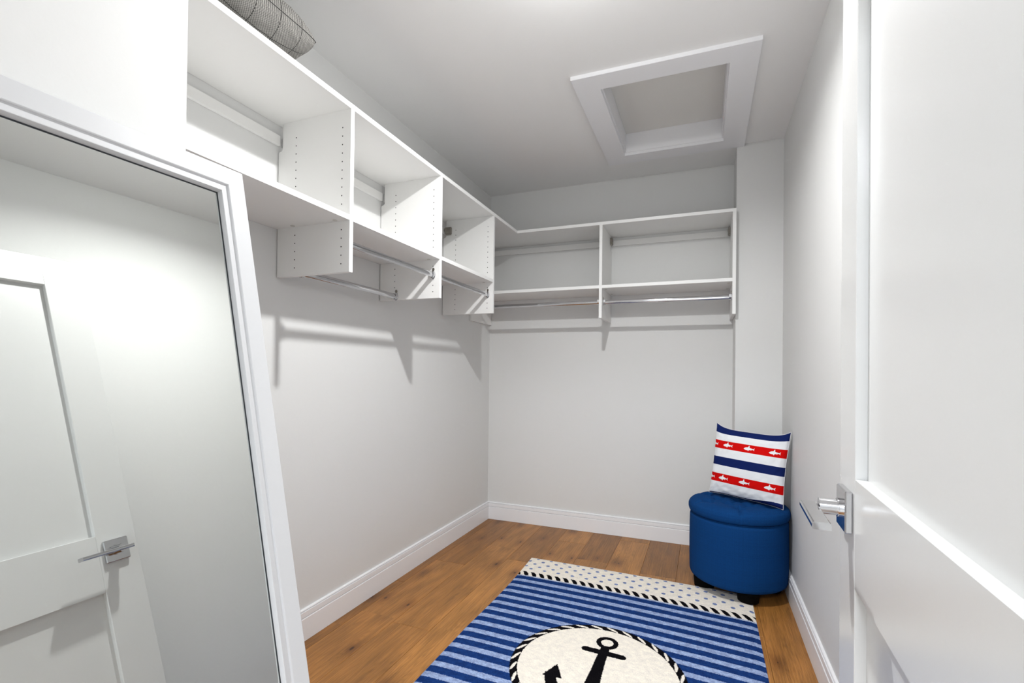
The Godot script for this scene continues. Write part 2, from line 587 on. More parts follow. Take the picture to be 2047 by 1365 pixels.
func build_lamp() -> void:
	var at := Vector3(LAMP.x, H, LAMP.z)
	var t := thing("unseen_ceiling_light", "small round white downlight on the closet ceiling, just out of view", "light", at)
	var dy := LAMP.y - H
	var sk := 0.0112
	var r := 0.053
	obj("housing", lathe(at, PackedVector2Array([Vector2(r - 0.004, dy + 0.004), Vector2(r, dy - sk), Vector2(r, dy - sk), Vector2(r + 0.003, dy - sk - 0.001), Vector2(r + 0.006, dy - sk + 0.001), Vector2(r + 0.010, -0.006), Vector2(r + 0.016, -0.0035), Vector2(r + 0.018, -0.0005)]), 64), M.trim, t)
	obj("lens", lathe(at, PackedVector2Array([Vector2(0.0001, dy + 0.002), Vector2(r - 0.004, dy + 0.003), Vector2(r - 0.004, dy + 0.006)]), 48), M.lens, t)
	var a := AreaLight3D.new()
	a.name = "unseen_lamp_glow"
	t.add_child(a)
	a.area_size = Vector2(0.062, 0.062)
	a.rotation_degrees = Vector3(-90, 0, 0)
	a.position = Vector3(0, LAMP.y - H - 0.0, 0)
	a.light_energy = LAMP_ENERGY
	a.light_color = LAMP_COLOR
	a.area_range = 12.0
	a.area_attenuation = 2.0
	a.shadow_enabled = true
	var o := OmniLight3D.new()  # out of view below the downlight, placed to light ceiling and upper walls
	o.name = "unseen_lamp_spill"
	t.add_child(o)
	o.position = Vector3(0, dy - 0.026, 0)
	o.light_energy = UNSEEN_SPILL_ENERGY
	o.light_color = LAMP_COLOR
	o.light_size = 0.02
	o.omni_range = 12.0
	o.omni_attenuation = 2.0
	o.shadow_enabled = true
	at = Vector3(1.5, H, 5.2)  # fill lamp added in the hall to raise the closet's ambient light
	t = hall_fill_fixture("unseen_ceiling_light", "added round fill light on the hall ceiling behind the camera", at, 0.42, 0.05)
	a = AreaLight3D.new()
	a.name = "unseen_lamp_glow"
	t.add_child(a)
	a.area_size = Vector2(0.7, 0.7)
	a.rotation_degrees = Vector3(-90, 0, 0)
	a.position = Vector3(0, -0.06, 0)
	a.light_energy = HALL_FILL_ENERGY
	a.light_color = HALL_FILL_COLOR
	a.area_range = 12.0
	a.area_attenuation = 2.0
	a.shadow_enabled = true

# ---------------------------------------------------------------- door
func build_door() -> void:
	var t := Node3D.new()
	t.name = "door_1"
	add_child(t)
	setting(t, "open white two-panel door with a chrome lever at the right", "door")
	t.transform = Transform3D(Basis(Vector3.UP, -0.0411), Vector3(1.843, 0, 2.3942))
	O = Vector3.ZERO
	# local: z from the latch edge to the hinges, y up, the room side faces -x
	var W := 0.917
	var y0 := 0.020
	var y1 := 2.030
	var s := 0.1217
	var th := 0.036
	var rd := 0.0175
	var bv := 0.0012
	box_obj("stile", Vector3(0, y0, 0), Vector3(th, y1, s), M.door, t, bv)
	box_obj("stile", Vector3(0, y0, W - s), Vector3(th, y1, W), M.door, t, bv)
	for r in [[y0, 0.24], [0.7885, 0.9793], [1.917, y1]]:
		var st := new_st()
		var hi_b: float = bv if r[1] < 2.0 else 0.0
		box(st, Vector3(0.0002, r[0], s - 0.0002), Vector3(th - 0.0002, r[1], W - s + 0.0002), bv)
		obj("rail", st, M.door, t)
	for r in [[0.235, 0.793], [0.974, 1.922]]:
		box_obj("panel", Vector3(rd, r[0], s - 0.006), Vector3(th - rd + 0.004, r[1], W - s + 0.006), M.door, t)
	# lever handle
	var hc := Vector3(0, 0.9165, 0.0714)
	var hw := 0.0375
	var hd := Node3D.new()
	hd.name = "handle"
	t.add_child(hd)
	hd.set_meta("label", "chrome lever on a square rose")
	box_obj("rose", Vector3(-0.0122, hc.y - hw, hc.z - hw), Vector3(-0.0002, hc.y + hw, hc.z + hw), M.chrome, hd, 0.0022)
	var st := new_st()
	var c0 := hc + Vector3(-0.0122, 0, 0)
	tube(st, c0, c0 + Vector3(-0.006, 0, 0), Vector3(0, 0.0170, 0), Vector3(0, 0, 0.0170), 32)
	tube(st, c0 + Vector3(-0.006, 0, 0), c0 + Vector3(-0.0345, 0, 0), Vector3(0, 0.0148, 0), Vector3(0, 0, 0.0148), 32)
	obj("neck", st, M.chrome, hd)
	st = new_st()
	var pr := PackedVector2Array()
	for k in 4:
		var cc: Vector2 = [Vector2(0.0100, 0.0022), Vector2(-0.0100, 0.0022), Vector2(-0.0100, -0.0022), Vector2(0.0100, -0.0022)][k]
		for q in 7:
			var a := PI / 2 * (k + q / 6.0)
			pr.append(cc + Vector2(cos(a), sin(a)) * 0.0040)
	run(st, Vector3(-0.0615, hc.y - 0.0030, 0.0545), Vector3(-0.0615, hc.y - 0.0030, 0.206), Vector3(1, 0, 0), Vector3.UP, pr)
	obj("lever", st, M.chrome, hd)
	# hinges on the far edge
	for y in [0.25, 1.02, 1.80]:
		st = new_st()
		tube(st, Vector3(-0.004, y - 0.045, W + 0.006), Vector3(-0.004, y + 0.045, W + 0.006), Vector3(0.006, 0, 0), Vector3(0, 0, 0.006), 16)
		obj("hinge", st, M.zinc, t)

# ---------------------------------------------------------------- closet shelving
func hole_discs(st: SurfaceTool, x: float, z: float, n: Vector3, ys: Array) -> void:
	# flat dark discs painting the shade in shelf-pin sockets of 5 mm
	var a := Vector3(1, 0, 0) if absf(n.z) > 0.5 else Vector3(0, 0, 1)
	for y in ys:
		var c := Vector3(x, y, z) + n * 0.0003
		for i in 8:
			var t0 := TAU * i / 8
			var t1 := TAU * (i + 1) / 8
			tri(st, c, c + (a * cos(t0) + Vector3.UP * sin(t0)) * 0.0026, c + (a * cos(t1) + Vector3.UP * sin(t1)) * 0.0026, n)

func divider(parent: Node, along_z: bool, pos: float, depth: float, ytop: float, ybot: float, wallgap: float) -> MeshInstance3D:
	# an upright panel standing out from the wall with a notch at its back for the hang rail
	var nx := 0.026
	var ny := 2.026
	var pr := PackedVector2Array([Vector2(wallgap, ybot), Vector2(depth, ybot), Vector2(depth, ytop), Vector2(nx, ytop), Vector2(nx, ny + 0.012), Vector2(nx - 0.002, ny + 0.006), Vector2(nx - 0.007, ny + 0.002), Vector2(wallgap + 0.004, ny), Vector2(wallgap, ny - 0.004)])
	var st := new_st()
	if along_z:
		run(st, Vector3(0, 0, pos), Vector3(0, 0, pos - T), Vector3(1, 0, 0), Vector3.UP, pr)
	else:
		run(st, Vector3(pos, 0, 0), Vector3(pos + T, 0, 0), Vector3(0, 0, 1), Vector3.UP, pr)
	return obj("divider_panel", st, M.melamine, parent)

func edge_band(parent: Node, lo: Vector3, hi: Vector3) -> void:
	box_obj("edge_banding", lo, hi, M.edge, parent)

func rail_bracket(parent: Node, c: Vector3, out: Vector3, side: Vector3) -> void:
	# zinc suspension fitting: a box body hooked over the rail, with a lip and two screws; out: away from the wall, side: away from the panel
	var st := new_st()
	var f := func(a: float, y: float, s: float) -> Vector3: return c + out * a + Vector3.UP * y + side * s
	var add := func(a0: float, a1: float, y0: float, y1: float, s0: float, s1: float) -> void:
		var p: Vector3 = f.call(a0, y0, s0)
		var q: Vector3 = f.call(a1, y1, s1)
		box(st, Vector3(minf(p.x, q.x), minf(p.y, q.y), minf(p.z, q.z)), Vector3(maxf(p.x, q.x), maxf(p.y, q.y), maxf(p.z, q.z)), 0.001)
	add.call(0.022, 0.066, -0.020, 0.022, 0.0003, 0.015)
	add.call(0.028, 0.063, -0.027, -0.0205, 0.0003, 0.012)
	add.call(0.004, 0.0215, 0.004, 0.018, 0.0003, 0.012)
	add.call(0.004, 0.008, -0.014, 0.0035, 0.0003, 0.010)
	for a in [0.035, 0.053]:
		var p: Vector3 = f.call(a, 0.006, 0.015)
		tube(st, p, p + side * 0.0018, out * 0.005, Vector3(0, 0.005, 0), 12)
	obj("rail_bracket", st, M.zinc, parent)

func shelf_board(parent: Node, lo: Vector3, hi: Vector3, front: Vector3) -> MeshInstance3D:
	var b := box_obj("shelf", lo, hi, M.melamine, parent)
	var e := 0.0008
	if front.x > 0:
		edge_band(b, Vector3(hi.x, lo.y, lo.z), Vector3(hi.x + e, hi.y, hi.z))
	else:
		edge_band(b, Vector3(lo.x, lo.y, hi.z), Vector3(hi.x, hi.y, hi.z + e))
	return b

func cam_caps(parent: Node, pts: Array) -> void:
	for p in pts:
		var st := new_st()
		tube(st, p, p + Vector3(0, -0.0016, 0), Vector3(0.0085, 0, 0), Vector3(0, 0, 0.0085), 16)
		obj("cam_cover", st, M.cap, parent)

func build_shelving() -> void:
	var e := 0.0008
	# ---- left wall run
	var t := thing("closet_shelving", "long white wall-hung shelving unit on the left wall with three bays in view", "shelving", Vector3(0, YB, 1.4), "white closet shelving")
	var zs := [2.8385, 2.0732, 1.4118, 0.7577]
	box_obj("top_shelf", Vector3(0.0008, YTB, 0.0008), Vector3(D - e, YT, ZB - 0.0008), M.melamine, t)
	edge_band(t.get_node("top_shelf"), Vector3(D - e, YTB, DB), Vector3(D, YT, ZB - 0.0008))
	var front_ys := []
	var yy := YTB - 0.066
	while yy > YB + 0.01:
		front_ys.append(yy)
		yy -= 0.032
	for i in zs.size():
		var z: float = zs[i]
		var p := divider(t, true, z, D - e, YTB - 0.0003, YB, 0.004)
		edge_band(p, Vector3(D - e, YB, z - T), Vector3(D, YTB - 0.0003, z))
		if i > 0:
			var up := []
			var low := []
			for y in front_ys:
				if y > YMT + 0.012:
					up.append(y)
				elif y < YMB - 0.012:
					low.append(y)
			var st := new_st()
			for y in [up, low]:
				hole_discs(st, D - 0.0385, z, Vector3(0, 0, 1), y)
				hole_discs(st, D - 0.266, z, Vector3(0, 0, 1), y.filter(func(q: float) -> bool: return q < YTB - 0.06))
			var h := obj("pin_hole_shade_discs", st, M.hole_shade, p)
			h.set_meta("kind", "stuff")
		if i == 3:
			rail_bracket(p, Vector3(0, 2.068, z), Vector3(1, 0, 0), Vector3(0, 0, 1))
	for i in 3:
		var z1: float = zs[i] - T
		var z0: float = zs[i + 1]
		var b := shelf_board(t, Vector3(0.0012, YMB, z0 + 0.0003), Vector3(D - e, YMT, z1 - 0.0003), Vector3(1, 0, 0))
		cam_caps(b, [Vector3(D - 0.055, YMB, z0 + 0.016), Vector3(D - 0.262, YMB, z0 + 0.016), Vector3(D - 0.055, YMB, z1 - 0.016), Vector3(D - 0.262, YMB, z1 - 0.016)])
		box_obj("hang_rail", Vector3(0.0005, 2.051, z0 + 0.0005), Vector3(0.013, 2.091, z1 - 0.0005), M.melamine, t, 0.0008)
	# ---- end wall run
	t = thing("closet_shelving", "shorter white wall-hung shelving unit on the end wall with two bays", "shelving", Vector3(1.0, YB, 0.0), "white closet shelving")
	var xp := [0.0002, 0.9416, 1.7435]
	box_obj("top_shelf", Vector3(D - e, YTB, 0.0008), Vector3(1.7627, YT, DB - e), M.melamine, t)
	edge_band(t.get_node("top_shelf"), Vector3(D + 0.0004, YTB, DB - e), Vector3(1.7627, YT, DB))
	# corner panel against the left wall
	box_obj("end_panel", Vector3(0.0006, 1.5293, 0.003), Vector3(0.0159, YMB - 0.0004, 0.362), M.melamine, t, 0.0006)
	for i in [1, 2]:
		var x: float = xp[i]
		var p := divider(t, false, x, DB - e, YTB - 0.0003, 1.5225, 0.003)
		edge_band(p, Vector3(x, 1.5225, DB - e), Vector3(x + T, YTB - 0.0003, DB))
		if i == 1:
			rail_bracket(p, Vector3(x + T, 2.100, 0), Vector3(0, 0, 1), Vector3(1, 0, 0))
		else:
			rail_bracket(p, Vector3(x, 2.100, 0), Vector3(0, 0, 1), Vector3(-1, 0, 0))
	var bays := [[0.0163, 0.9416], [0.9416 + T, 1.7435]]
	for i in 2:
		var bx: Array = bays[i]
		var b := shelf_board(t, Vector3(bx[0] + 0.0003, YMB, 0.0012), Vector3(bx[1] - 0.0003, YMT + 0.001, DB - e), Vector3(0, 0, 1))
		cam_caps(b, [Vector3(bx[1] - 0.018, YMB, DB - 0.055), Vector3(bx[1] - 0.018, YMB, 0.08), Vector3(bx[0] + 0.018, YMB, 0.08), Vector3(bx[0] + 0.018, YMB, DB - 0.055)])
		box_obj("hang_rail", Vector3(maxf(bx[0], 0.02) + 0.0005, 2.075, 0.0005), Vector3(bx[1] - 0.0005, 2.115, 0.013), M.melamine, t, 0.0008)

# ---------------------------------------------------------------- closet rods
func rod(label: String, p0: Vector3, p1: Vector3) -> void:
	# oval chrome tube in two screwed-on end cups; p0, p1 lie on the panel faces
	var t := thing("closet_rod", label, "closet rod", (p0 + p1) / 2, "chrome closet rods")
	var al := (p1 - p0).normalized()
	var sd := Vector3.UP.cross(al)
	var st := new_st()
	tube(st, p0 + al * 0.004, p1 - al * 0.004, sd * 0.0075, Vector3(0, 0.0135, 0), 32)
	obj("tube", st, M.chrome, t)
	for k in [[p0, al], [p1, -al]]:
		var p: Vector3 = k[0]
		var a: Vector3 = k[1]
		st = new_st()
		# back plate
		tube(st, p + a * 0.0004, p + a * 0.0032, sd * 0.011, Vector3(0, 0.021, 0), 24)
		# U-shaped cup round the underside of the tube
		var n := 14
		for i in n:
			var t0 := PI + PI * i / n
			var t1 := PI + PI * (i + 1) / n
			var ri := [sd * 0.0082 * cos(t0) + Vector3(0, 0.0145, 0) * sin(t0), sd * 0.0082 * cos(t1) + Vector3(0, 0.0145, 0) * sin(t1)]
			var ro := [sd * 0.0102 * cos(t0) + Vector3(0, 0.0172, 0) * sin(t0), sd * 0.0102 * cos(t1) + Vector3(0, 0.0172, 0) * sin(t1)]
			var q0 := p + a * 0.003
			var q1 := p + a * 0.017
			var nn: Vector3 = (ro[0] + ro[1]).normalized()
			quad(st, q0 + ro[0], q0 + ro[1], q1 + ro[1], q1 + ro[0], nn)
			quad(st, q0 + ri[0], q0 + ri[1], q1 + ri[1], q1 + ri[0], -nn)
			quad(st, q1 + ri[0], q1 + ri[1], q1 + ro[1], q1 + ro[0], a)
		for s in [-1.0, 1.0]:
			var c: Vector3 = p + a * 0.010 + sd * s * 0.0092 + Vector3(0, 0.008, 0)
			var hx := (a.abs() * 0.007 + sd.abs() * 0.001 + Vector3(0, 0.008, 0))
			box(st, c - hx, c + hx)
		obj("end_cup", st, M.chrome, t)
		for dy in [0.0275]:
			st = new_st()
			tube(st, p + a * 0.0032 + Vector3(0, dy, 0), p + a * 0.0004 + Vector3(0, dy, 0), sd * 0.0062, Vector3(0, 0.0085, 0), 16)
			obj("screw_tab", st, M.zinc, t)

func build_rods() -> void:
	rod("front chrome rod under the middle bay of the left shelving, the higher of its two", Vector3(0.326, 1.6415, 2.0732 - T), Vector3(0.326, 1.6415, 1.4118))
	rod("rear chrome rod hung lower, near the wall under the left shelving", Vector3(0.106, 1.543, 2.0732 - T), Vector3(0.106, 1.543, 1.4118))
	rod("short chrome rod in the last bay of the left shelving before the corner", Vector3(0.327, 1.6430, 1.4118 - T), Vector3(0.327, 1.6430, 0.7577))
	rod("chrome rod under the left bay of the end wall shelving, by the corner", Vector3(0.0163, 1.632, 0.305), Vector3(0.9416, 1.632, 0.305))
	rod("shining chrome rod under the right bay of the end wall shelving", Vector3(0.9416 + T, 1.630, 0.305), Vector3(1.7435, 1.630, 0.305))

# ---------------------------------------------------------------- leaning mirror
func build_mirror() -> void:
	var P := Vector3(0.61620612, 1.60136575, 2.73075593)
	var ax := Vector3(-0.00192651, -0.01597168, 0.99987059).normalized()
	var dn := Vector3(0.17945814, -0.98364559, -0.01536674).normalized()
	var nn := (-dn).cross(ax).normalized()
	if nn.x < 0:
		nn = -nn
	var Lm := 1.6175
	var W := 0.57
	var t := thing("floor_mirror", "tall white-framed floor mirror leaning at the left edge, reflecting the door", "mirror", Vector3.ZERO)
	t.transform = Transform3D(Basis(-ax, -dn, nn), P + dn * Lm)
	O = Vector3.ZERO
	# local: x from the near side (-W) to the far side (0), y up the slope, z out of the glass
	var pr := PackedVector2Array([Vector2(0, -0.030), Vector2(0, -0.002), Vector2(0.0006, -0.0007), Vector2(0.002, 0), Vector2(0.0385, -0.0006), Vector2(0.0402, -0.0016), Vector2(0.0415, -0.0045), Vector2(0.0435, -0.0050), Vector2(0.0560, -0.0012), Vector2(0.0572, -0.0013), Vector2(0.0580, -0.0030), Vector2(0.0600, -0.0116), Vector2(0.0600, -0.030)])
	var cs := [Vector3(-W, 0, 0), Vector3(0, 0, 0), Vector3(0, Lm, 0), Vector3(-W, Lm, 0)]
	var ins := [Vector3(0, 1, 0), Vector3(-1, 0, 0), Vector3(0, -1, 0), Vector3(1, 0, 0)]
	for i in 4:
		var st := new_st()
		run(st, cs[i], cs[(i + 1) % 4], ins[i], Vector3(0, 0, 1), pr, 1, 1)
		obj("frame_rail", st, M.frame, t)
	var g := 0.0602
	box_obj("glass", Vector3(-W + g, g, -0.016), Vector3(-g, Lm - g, -0.0120), M.mirror, t)
	var st := new_st()
	var wd := 0.0028
	for k in [[-W + g, g, -g, g + wd], [-W + g, Lm - g - wd, -g, Lm - g], [-W + g, g, -W + g + wd, Lm - g], [-g - wd, g, -g, Lm - g]]:
		box(st, Vector3(k[0], k[1], -0.01195), Vector3(k[2], k[3], -0.0117))
	obj("glass_edge", st, M.mirror_edge, t)
	box_obj("backing", Vector3(-W + 0.01, 0.01, -0.0305), Vector3(-0.01, Lm - 0.01, -0.0162), M.back, t)

# ---------------------------------------------------------------- rug
const RW := 1.224
const RL := 1.944

func rug_at(u: float, v: float, y: float) -> Vector3:
	# the rug lies slightly skewed, its far edge pulled straighter under the ottoman
	var sk := 0.07 * pow(u, 1.8)
	var far := clampf(1.0 - v * RL / 0.2, 0, 1)
	sk -= 0.03 * pow(u, 1.8) * far
	return Vector3(0.603 + RW * u + 0.012 * sin(PI * clampf(v * 2.2, 0, 1)) * (1.0 - u), y, 0.661 + RL * v + sk)

func seg_d(p: Vector2, a: Vector2, b: Vector2) -> float:
	var t := clampf((p - a).dot(b - a) / (b - a).length_squared(), 0, 1)
	return p.distance_to(a + (b - a) * t)

func rug_color(X: float, Z: float) -> Color:
	# X across, Z from the far edge; metres of the rug's own print
	var navy := Color(0.098, 0.205, 0.420)
	var pale := Color(0.560, 0.625, 0.765)
	var cream := Color(0.915, 0.885, 0.840)
	var black := Color(0.055, 0.050, 0.062)
	var dot := Color(0.440, 0.500, 0.670)
	var c := Vector2(0.612, 0.972)
	var p := Vector2(X, Z) - c
	var r := p.length()
	if r < 0.3415:
		if r > 0.311:
			# rope: white lens-shaped strands on black
			var a := atan2(p.y, p.x)
			var n := 30.0
			var k := (r - 0.3265) / 0.0155
			var f := fposmod(a / TAU * n + 0.40 * k, 1.0) - 0.5
			if absf(k) < 0.9 and absf(f) < 0.22 * (1.0 - 0.9 * k * k):
				return cream
			return black
		# anchor
		var q := p
		if absf(q.x) < 0.09 and absf(q.y + 0.212) < 0.05:
			var ring := q.distance_to(Vector2(0.0, -0.212))
			if ring < 0.0465 and ring > 0.0262:
				return black
		if seg_d(q, Vector2(-0.076, -0.134), Vector2(0.076, -0.134)) < 0.0165 - 0.05 * absf(q.x) * absf(q.x):
			return black
		if absf(q.x) < 0.0185 + 0.012 * smoothstep(-0.16, 0.22, q.y) and q.y > -0.178 and q.y < 0.225:
			return black
		# curved arms and arrow flukes
		var ac := Vector2(0, 0.052)
		var rr := q.distance_to(ac)
		if q.y > 0.085 and absf(rr - 0.165) < 0.021 + 0.008 * smoothstep(0.1, 0.23, q.y):
			return black
		for s in [-1.0, 1.0]:
			var w := Vector2(q.x * s, q.y)
			var tip := Vector2(0.152, 0.020)
			var l := Vector2(0.112, 0.100)
			var m := Vector2(0.188, 0.108)
			if Geometry2D.point_is_inside_triangle(w, tip, l, m):
				return black
		return cream
	var zz := Z
	if Z > RL * 0.5:
		zz = RL - Z
	if zz < 0.213:
		var gx := 0.0415
		var gz := 0.0385
		var ix := roundf((X - 0.008) / gx)
		for i in [-1, 0, 1]:
			var cx: float = 0.008 + (ix + i) * gx
			var par := posmod(int(ix) + i, 2)
			var iz := roundf((zz - 0.016 - gz * (1 - par)) / (2.0 * gz))
			var cz := 0.016 + gz * (1 - par) + iz * 2.0 * gz
			if Vector2(X - cx, (zz - cz) * 1.05).length() < 0.0106 and cz < 0.205:
				return dot
		return cream
	if zz < 0.266:
		var k := (zz - 0.2395) / 0.0265
		var f := fposmod((X - 0.028 - 0.011 * k - 0.004 * k * absf(k)) / 0.0478, 1.0)
		if absf(k) < 0.95 and f < 0.56 * (1.0 - 0.25 * k * k):
			return black
		return cream
	if zz < 0.279:
		return pale.lerp(cream, 0.25)
	return navy if fposmod(zz - 0.279, 0.0713) < 0.0395 else pale

func build_rug() -> void:
	var IW := 800
	var IH := 1270
	var im := Image.create(IW, IH, false, Image.FORMAT_RGB8)
	var hm := Image.create(512, 512, false, Image.FORMAT_L8)
	var n := FastNoiseLite.new()
	n.seed = 5
	n.frequency = 1.0
	n.fractal_octaves = 2
	var r := RandomNumberGenerator.new()
	r.seed = 99
	for j in IH:
		var Z := (j + 0.5) * RL / IH
		for i in IW:
			var X := (i + 0.5) * RW / IW
			var jx := n.get_noise_2d(X * 170.0, Z * 170.0) * 0.0028
			var jz := n.get_noise_2d(X * 170.0 + 300.0, Z * 170.0) * 0.0028
			var c := rug_color(X + jx, Z + jz)
			var amp := 0.045 if c.g > 0.75 else 0.16
			var b := n.get_noise_2d(X * 24.0 + 50.0, Z * 34.0) * amp + n.get_noise_2d(X * 90.0, Z * 110.0 + 20.0) * amp * 0.7 + r.randf_range(-1.0, 1.0) * (0.045 if c.g > 0.75 else 0.11)
			im.set_pixel(i, j, Color(clampf(c.r * (1.0 + b), 0, 1), clampf(c.g * (1.0 + b), 0, 1), clampf(c.b * (1.0 + b * 0.8), 0, 1)))
	for j in 512:
		for i in 512:
			hm.set_pixel(i, j, Color.from_hsv(0, 0, r.randf()))
	hm.bump_map_to_normal_map(2.5)
	var m := mat(Color.WHITE, 0.95)
	m.albedo_texture = ImageTexture.create_from_image(im)
	m.metallic_specular = 0.1
	m.normal_enabled = true
	m.normal_texture = ImageTexture.create_from_image(hm)
	m.normal_scale = 0.16
	var t := thing("area_rug", "nautical blue striped rug with a black anchor in a rope circle", "rug", Vector3(1.215, 0, 1.65))
	var nu := 50
	var nv := 80
	var pts := []
	var uvs := []
	for i in nu:
		for j in nv:
			var u := float(i) / (nu - 1)
			var v := float(j) / (nv - 1)
			var e := minf(minf(u, 1.0 - u) * RW, minf(v, 1.0 - v) * RL)
			var y := 0.0115 - 0.0035 * exp(-e / 0.006) + 0.0006 * n.get_noise_2d(u * 6.0, v * 9.0)
			pts.append(rug_at(u, v, y))
			uvs.append(Vector2(u, v))
	obj("pile", grid(pts, nu, nv, uvs, true), m, t)
	# bound edge and underside
	var st := new_st()
	var ring: Array[Vector2] = []
	for i in 40:
		ring.append(Vector2(i / 40.0, 0))
	for i in 60:
		ring.append(Vector2(1, i / 60.0))
	for i in 40:
		ring.append(Vector2(1.0 - i / 40.0, 1))
	for i in 60:
		ring.append(Vector2(0, 1.0 - i / 60.0))
	for i in ring.size():
		var a := ring[i]
		var b := ring[(i + 1) % ring.size()]
		var o := (a + b) / 2 - Vector2(0.5, 0.5)
		var nn := Vector3(signf(o.x), 0, 0) if absf(o.x) > absf(o.y) else Vector3(0, 0, signf(o.y))
		quad(st, rug_at(a.x, a.y, 0.0085), rug_at(b.x, b.y, 0.0085), rug_at(b.x, b.y, 0.0006), rug_at(a.x, a.y, 0.0006), nn)
	obj("edge_binding", st, mat(Color(0.66, 0.68, 0.74), 0.9), t)

# ---------------------------------------------------------------- ottoman
func build_ottoman() -> void:
	var c := Vector3(1.766, 0, 0.605)
	var t := thing("storage_ottoman", "round navy blue linen storage ottoman with tufted lid on dark feet", "ottoman", c)
	var R := 0.2435
	obj("body", lathe(c, PackedVector2Array([Vector2(0.001, 0.068), Vector2(R - 0.03, 0.066), Vector2(R - 0.014, 0.068), Vector2(R - 0.004, 0.076), Vector2(R, 0.090), Vector2(R + 0.0015, 0.16), Vector2(R + 0.002, 0.25), Vector2(R + 0.001, 0.34), Vector2(R, 0.385), Vector2(R - 0.003, 0.398), Vector2(R - 0.010, 0.402), Vector2(R - 0.05, 0.402)]), 96), M.linen, t)
	# tufted lid: rim from the seam up over the shoulder, then the quilted top
	var tufts: Array[Vector2] = []
	var gx := 0.098
	var gz := 0.100
	for i in range(-3, 4):
		for j in range(-3, 4):
			var q := Vector2(i * gx + (gx / 2 if posmod(j, 2) == 1 else 0.0), j * gz * 0.84 - 0.01)
			if q.length() < 0.185:
				tufts.append(q)
	var nu := 193
	var nr := 70
	var pts := []
	var prof := PackedVector2Array([Vector2(0.232, 0.4065), Vector2(0.241, 0.4085), Vector2(0.2475, 0.415), Vector2(0.2512, 0.428), Vector2(0.2510, 0.443), Vector2(0.246, 0.456), Vector2(0.236, 0.466), Vector2(0.222, 0.473), Vector2(0.20, 0.4785)])
	for i in nu:
		var a := TAU * i / (nu - 1)
		for j in nr:
			var s := float(j) / (nr - 1)
			var r := 0.0
			var y := 0.0
			if s < 0.4:
				var k := s / 0.4 * (prof.size() - 1)
				var k0 := mini(int(k), prof.size() - 2)
				var p := prof[k0].lerp(prof[k0 + 1], k - k0)
				r = p.x
				y = p.y
			else:
				r = 0.20 * (1.0 - (s - 0.4) / 0.6)
				y = 0.4785 - 0.003 * (1.0 - r / 0.20)
			var w := Vector2(r * cos(a), r * sin(a))
			if s > 0.2:
				var fade := smoothstep(0.2, 0.36, s)
				var dip := 0.0
				for q in tufts:
					var dd := w.distance_to(q)
					dip = maxf(dip, 0.025 * exp(-dd * dd / 0.00075))
				# pleats between neighbouring tufts and out to the rim
				var best := 9.0
				for qi in tufts.size():
					for qj in range(qi + 1, tufts.size()):
						var L := tufts[qi].distance_to(tufts[qj])
						if L < 0.102 and L > 0.05 and absf(tufts[qi].y - tufts[qj].y) > 0.02:
							best = minf(best, seg_d(w, tufts[qi], tufts[qj]))
					if tufts[qi].length() > 0.125:
						best = minf(best, seg_d(w, tufts[qi], tufts[qi].normalized() * 0.25))
				dip = maxf(dip, 0.011 * exp(-best / 0.011))
				y -= dip * fade
			# the sewn joint down the front of the lid
			if w.y > 0.12 and s > 0.04:
				var g := exp(-absf(w.x) / 0.0030) * smoothstep(0.04, 0.10, s)
				y -= 0.004 * g
				w *= 1.0 - 0.012 * g
			pts.append(c + Vector3(w.x, y, w.y))
	var lid := obj("lid", grid(pts, nu, nr), M.linen, t)
	for q in tufts:
		var b := c + Vector3(q.x, 0.4555, q.y)
		obj("button", lathe(b, PackedVector2Array([Vector2(0.0085, -0.004), Vector2(0.0085, 0.0), Vector2(0.006, 0.003), Vector2(0.0005, 0.004)]), 14), M.linen, lid)
	box_seam(c, R, t)
	for k in 4:
		var a := deg_to_rad(76.0 + 90.0 * k)
		var p := c + Vector3(cos(a), 0, sin(a)) * 0.172
		var y0 := 0.0125 if k == 0 else 0.0005
		obj("foot", lathe(p, PackedVector2Array([Vector2(0.0005, y0), Vector2(0.048, y0), Vector2(0.050, y0 + 0.002), Vector2(0.054, 0.05), Vector2(0.054, 0.0655), Vector2(0.0005, 0.0655)]), 32), M.foot, t)

func box_seam(c: Vector3, R: float, t: Node) -> void:
	# thin cord in the joint under the lid
	var prof := PackedVector2Array()
	for k in 9:
		var a := TAU * k / 8.0
		prof.append(Vector2(R - 0.004 + 0.0024 * cos(a), 0.4045 + 0.0022 * sin(a)))
	obj("lid_cord", lathe(c, prof, 72), M.linen, t)

# ---------------------------------------------------------------- pillows
func outline(u: float, v: float, pinch: float, rnd: float) -> Vector2:
	# sides drawn in between the corners (the top one most), corners rounded by rnd
	var top := 3.5 if v > 0.0 and rnd == 0.0 else 1.0
	var x := u * (1.0 - pinch * (1.0 - v * v) * u * u) * (1.0 - rnd * pow(v, 6.0) * u * u)
	var y := v * (1.0 - pinch * top * (1.0 - pow(absf(u), 2.6 if rnd > 0.0 else 4.5)) * v * v) * (1.0 - rnd * pow(u, 6.0) * v * v)
	return Vector2(x, y)

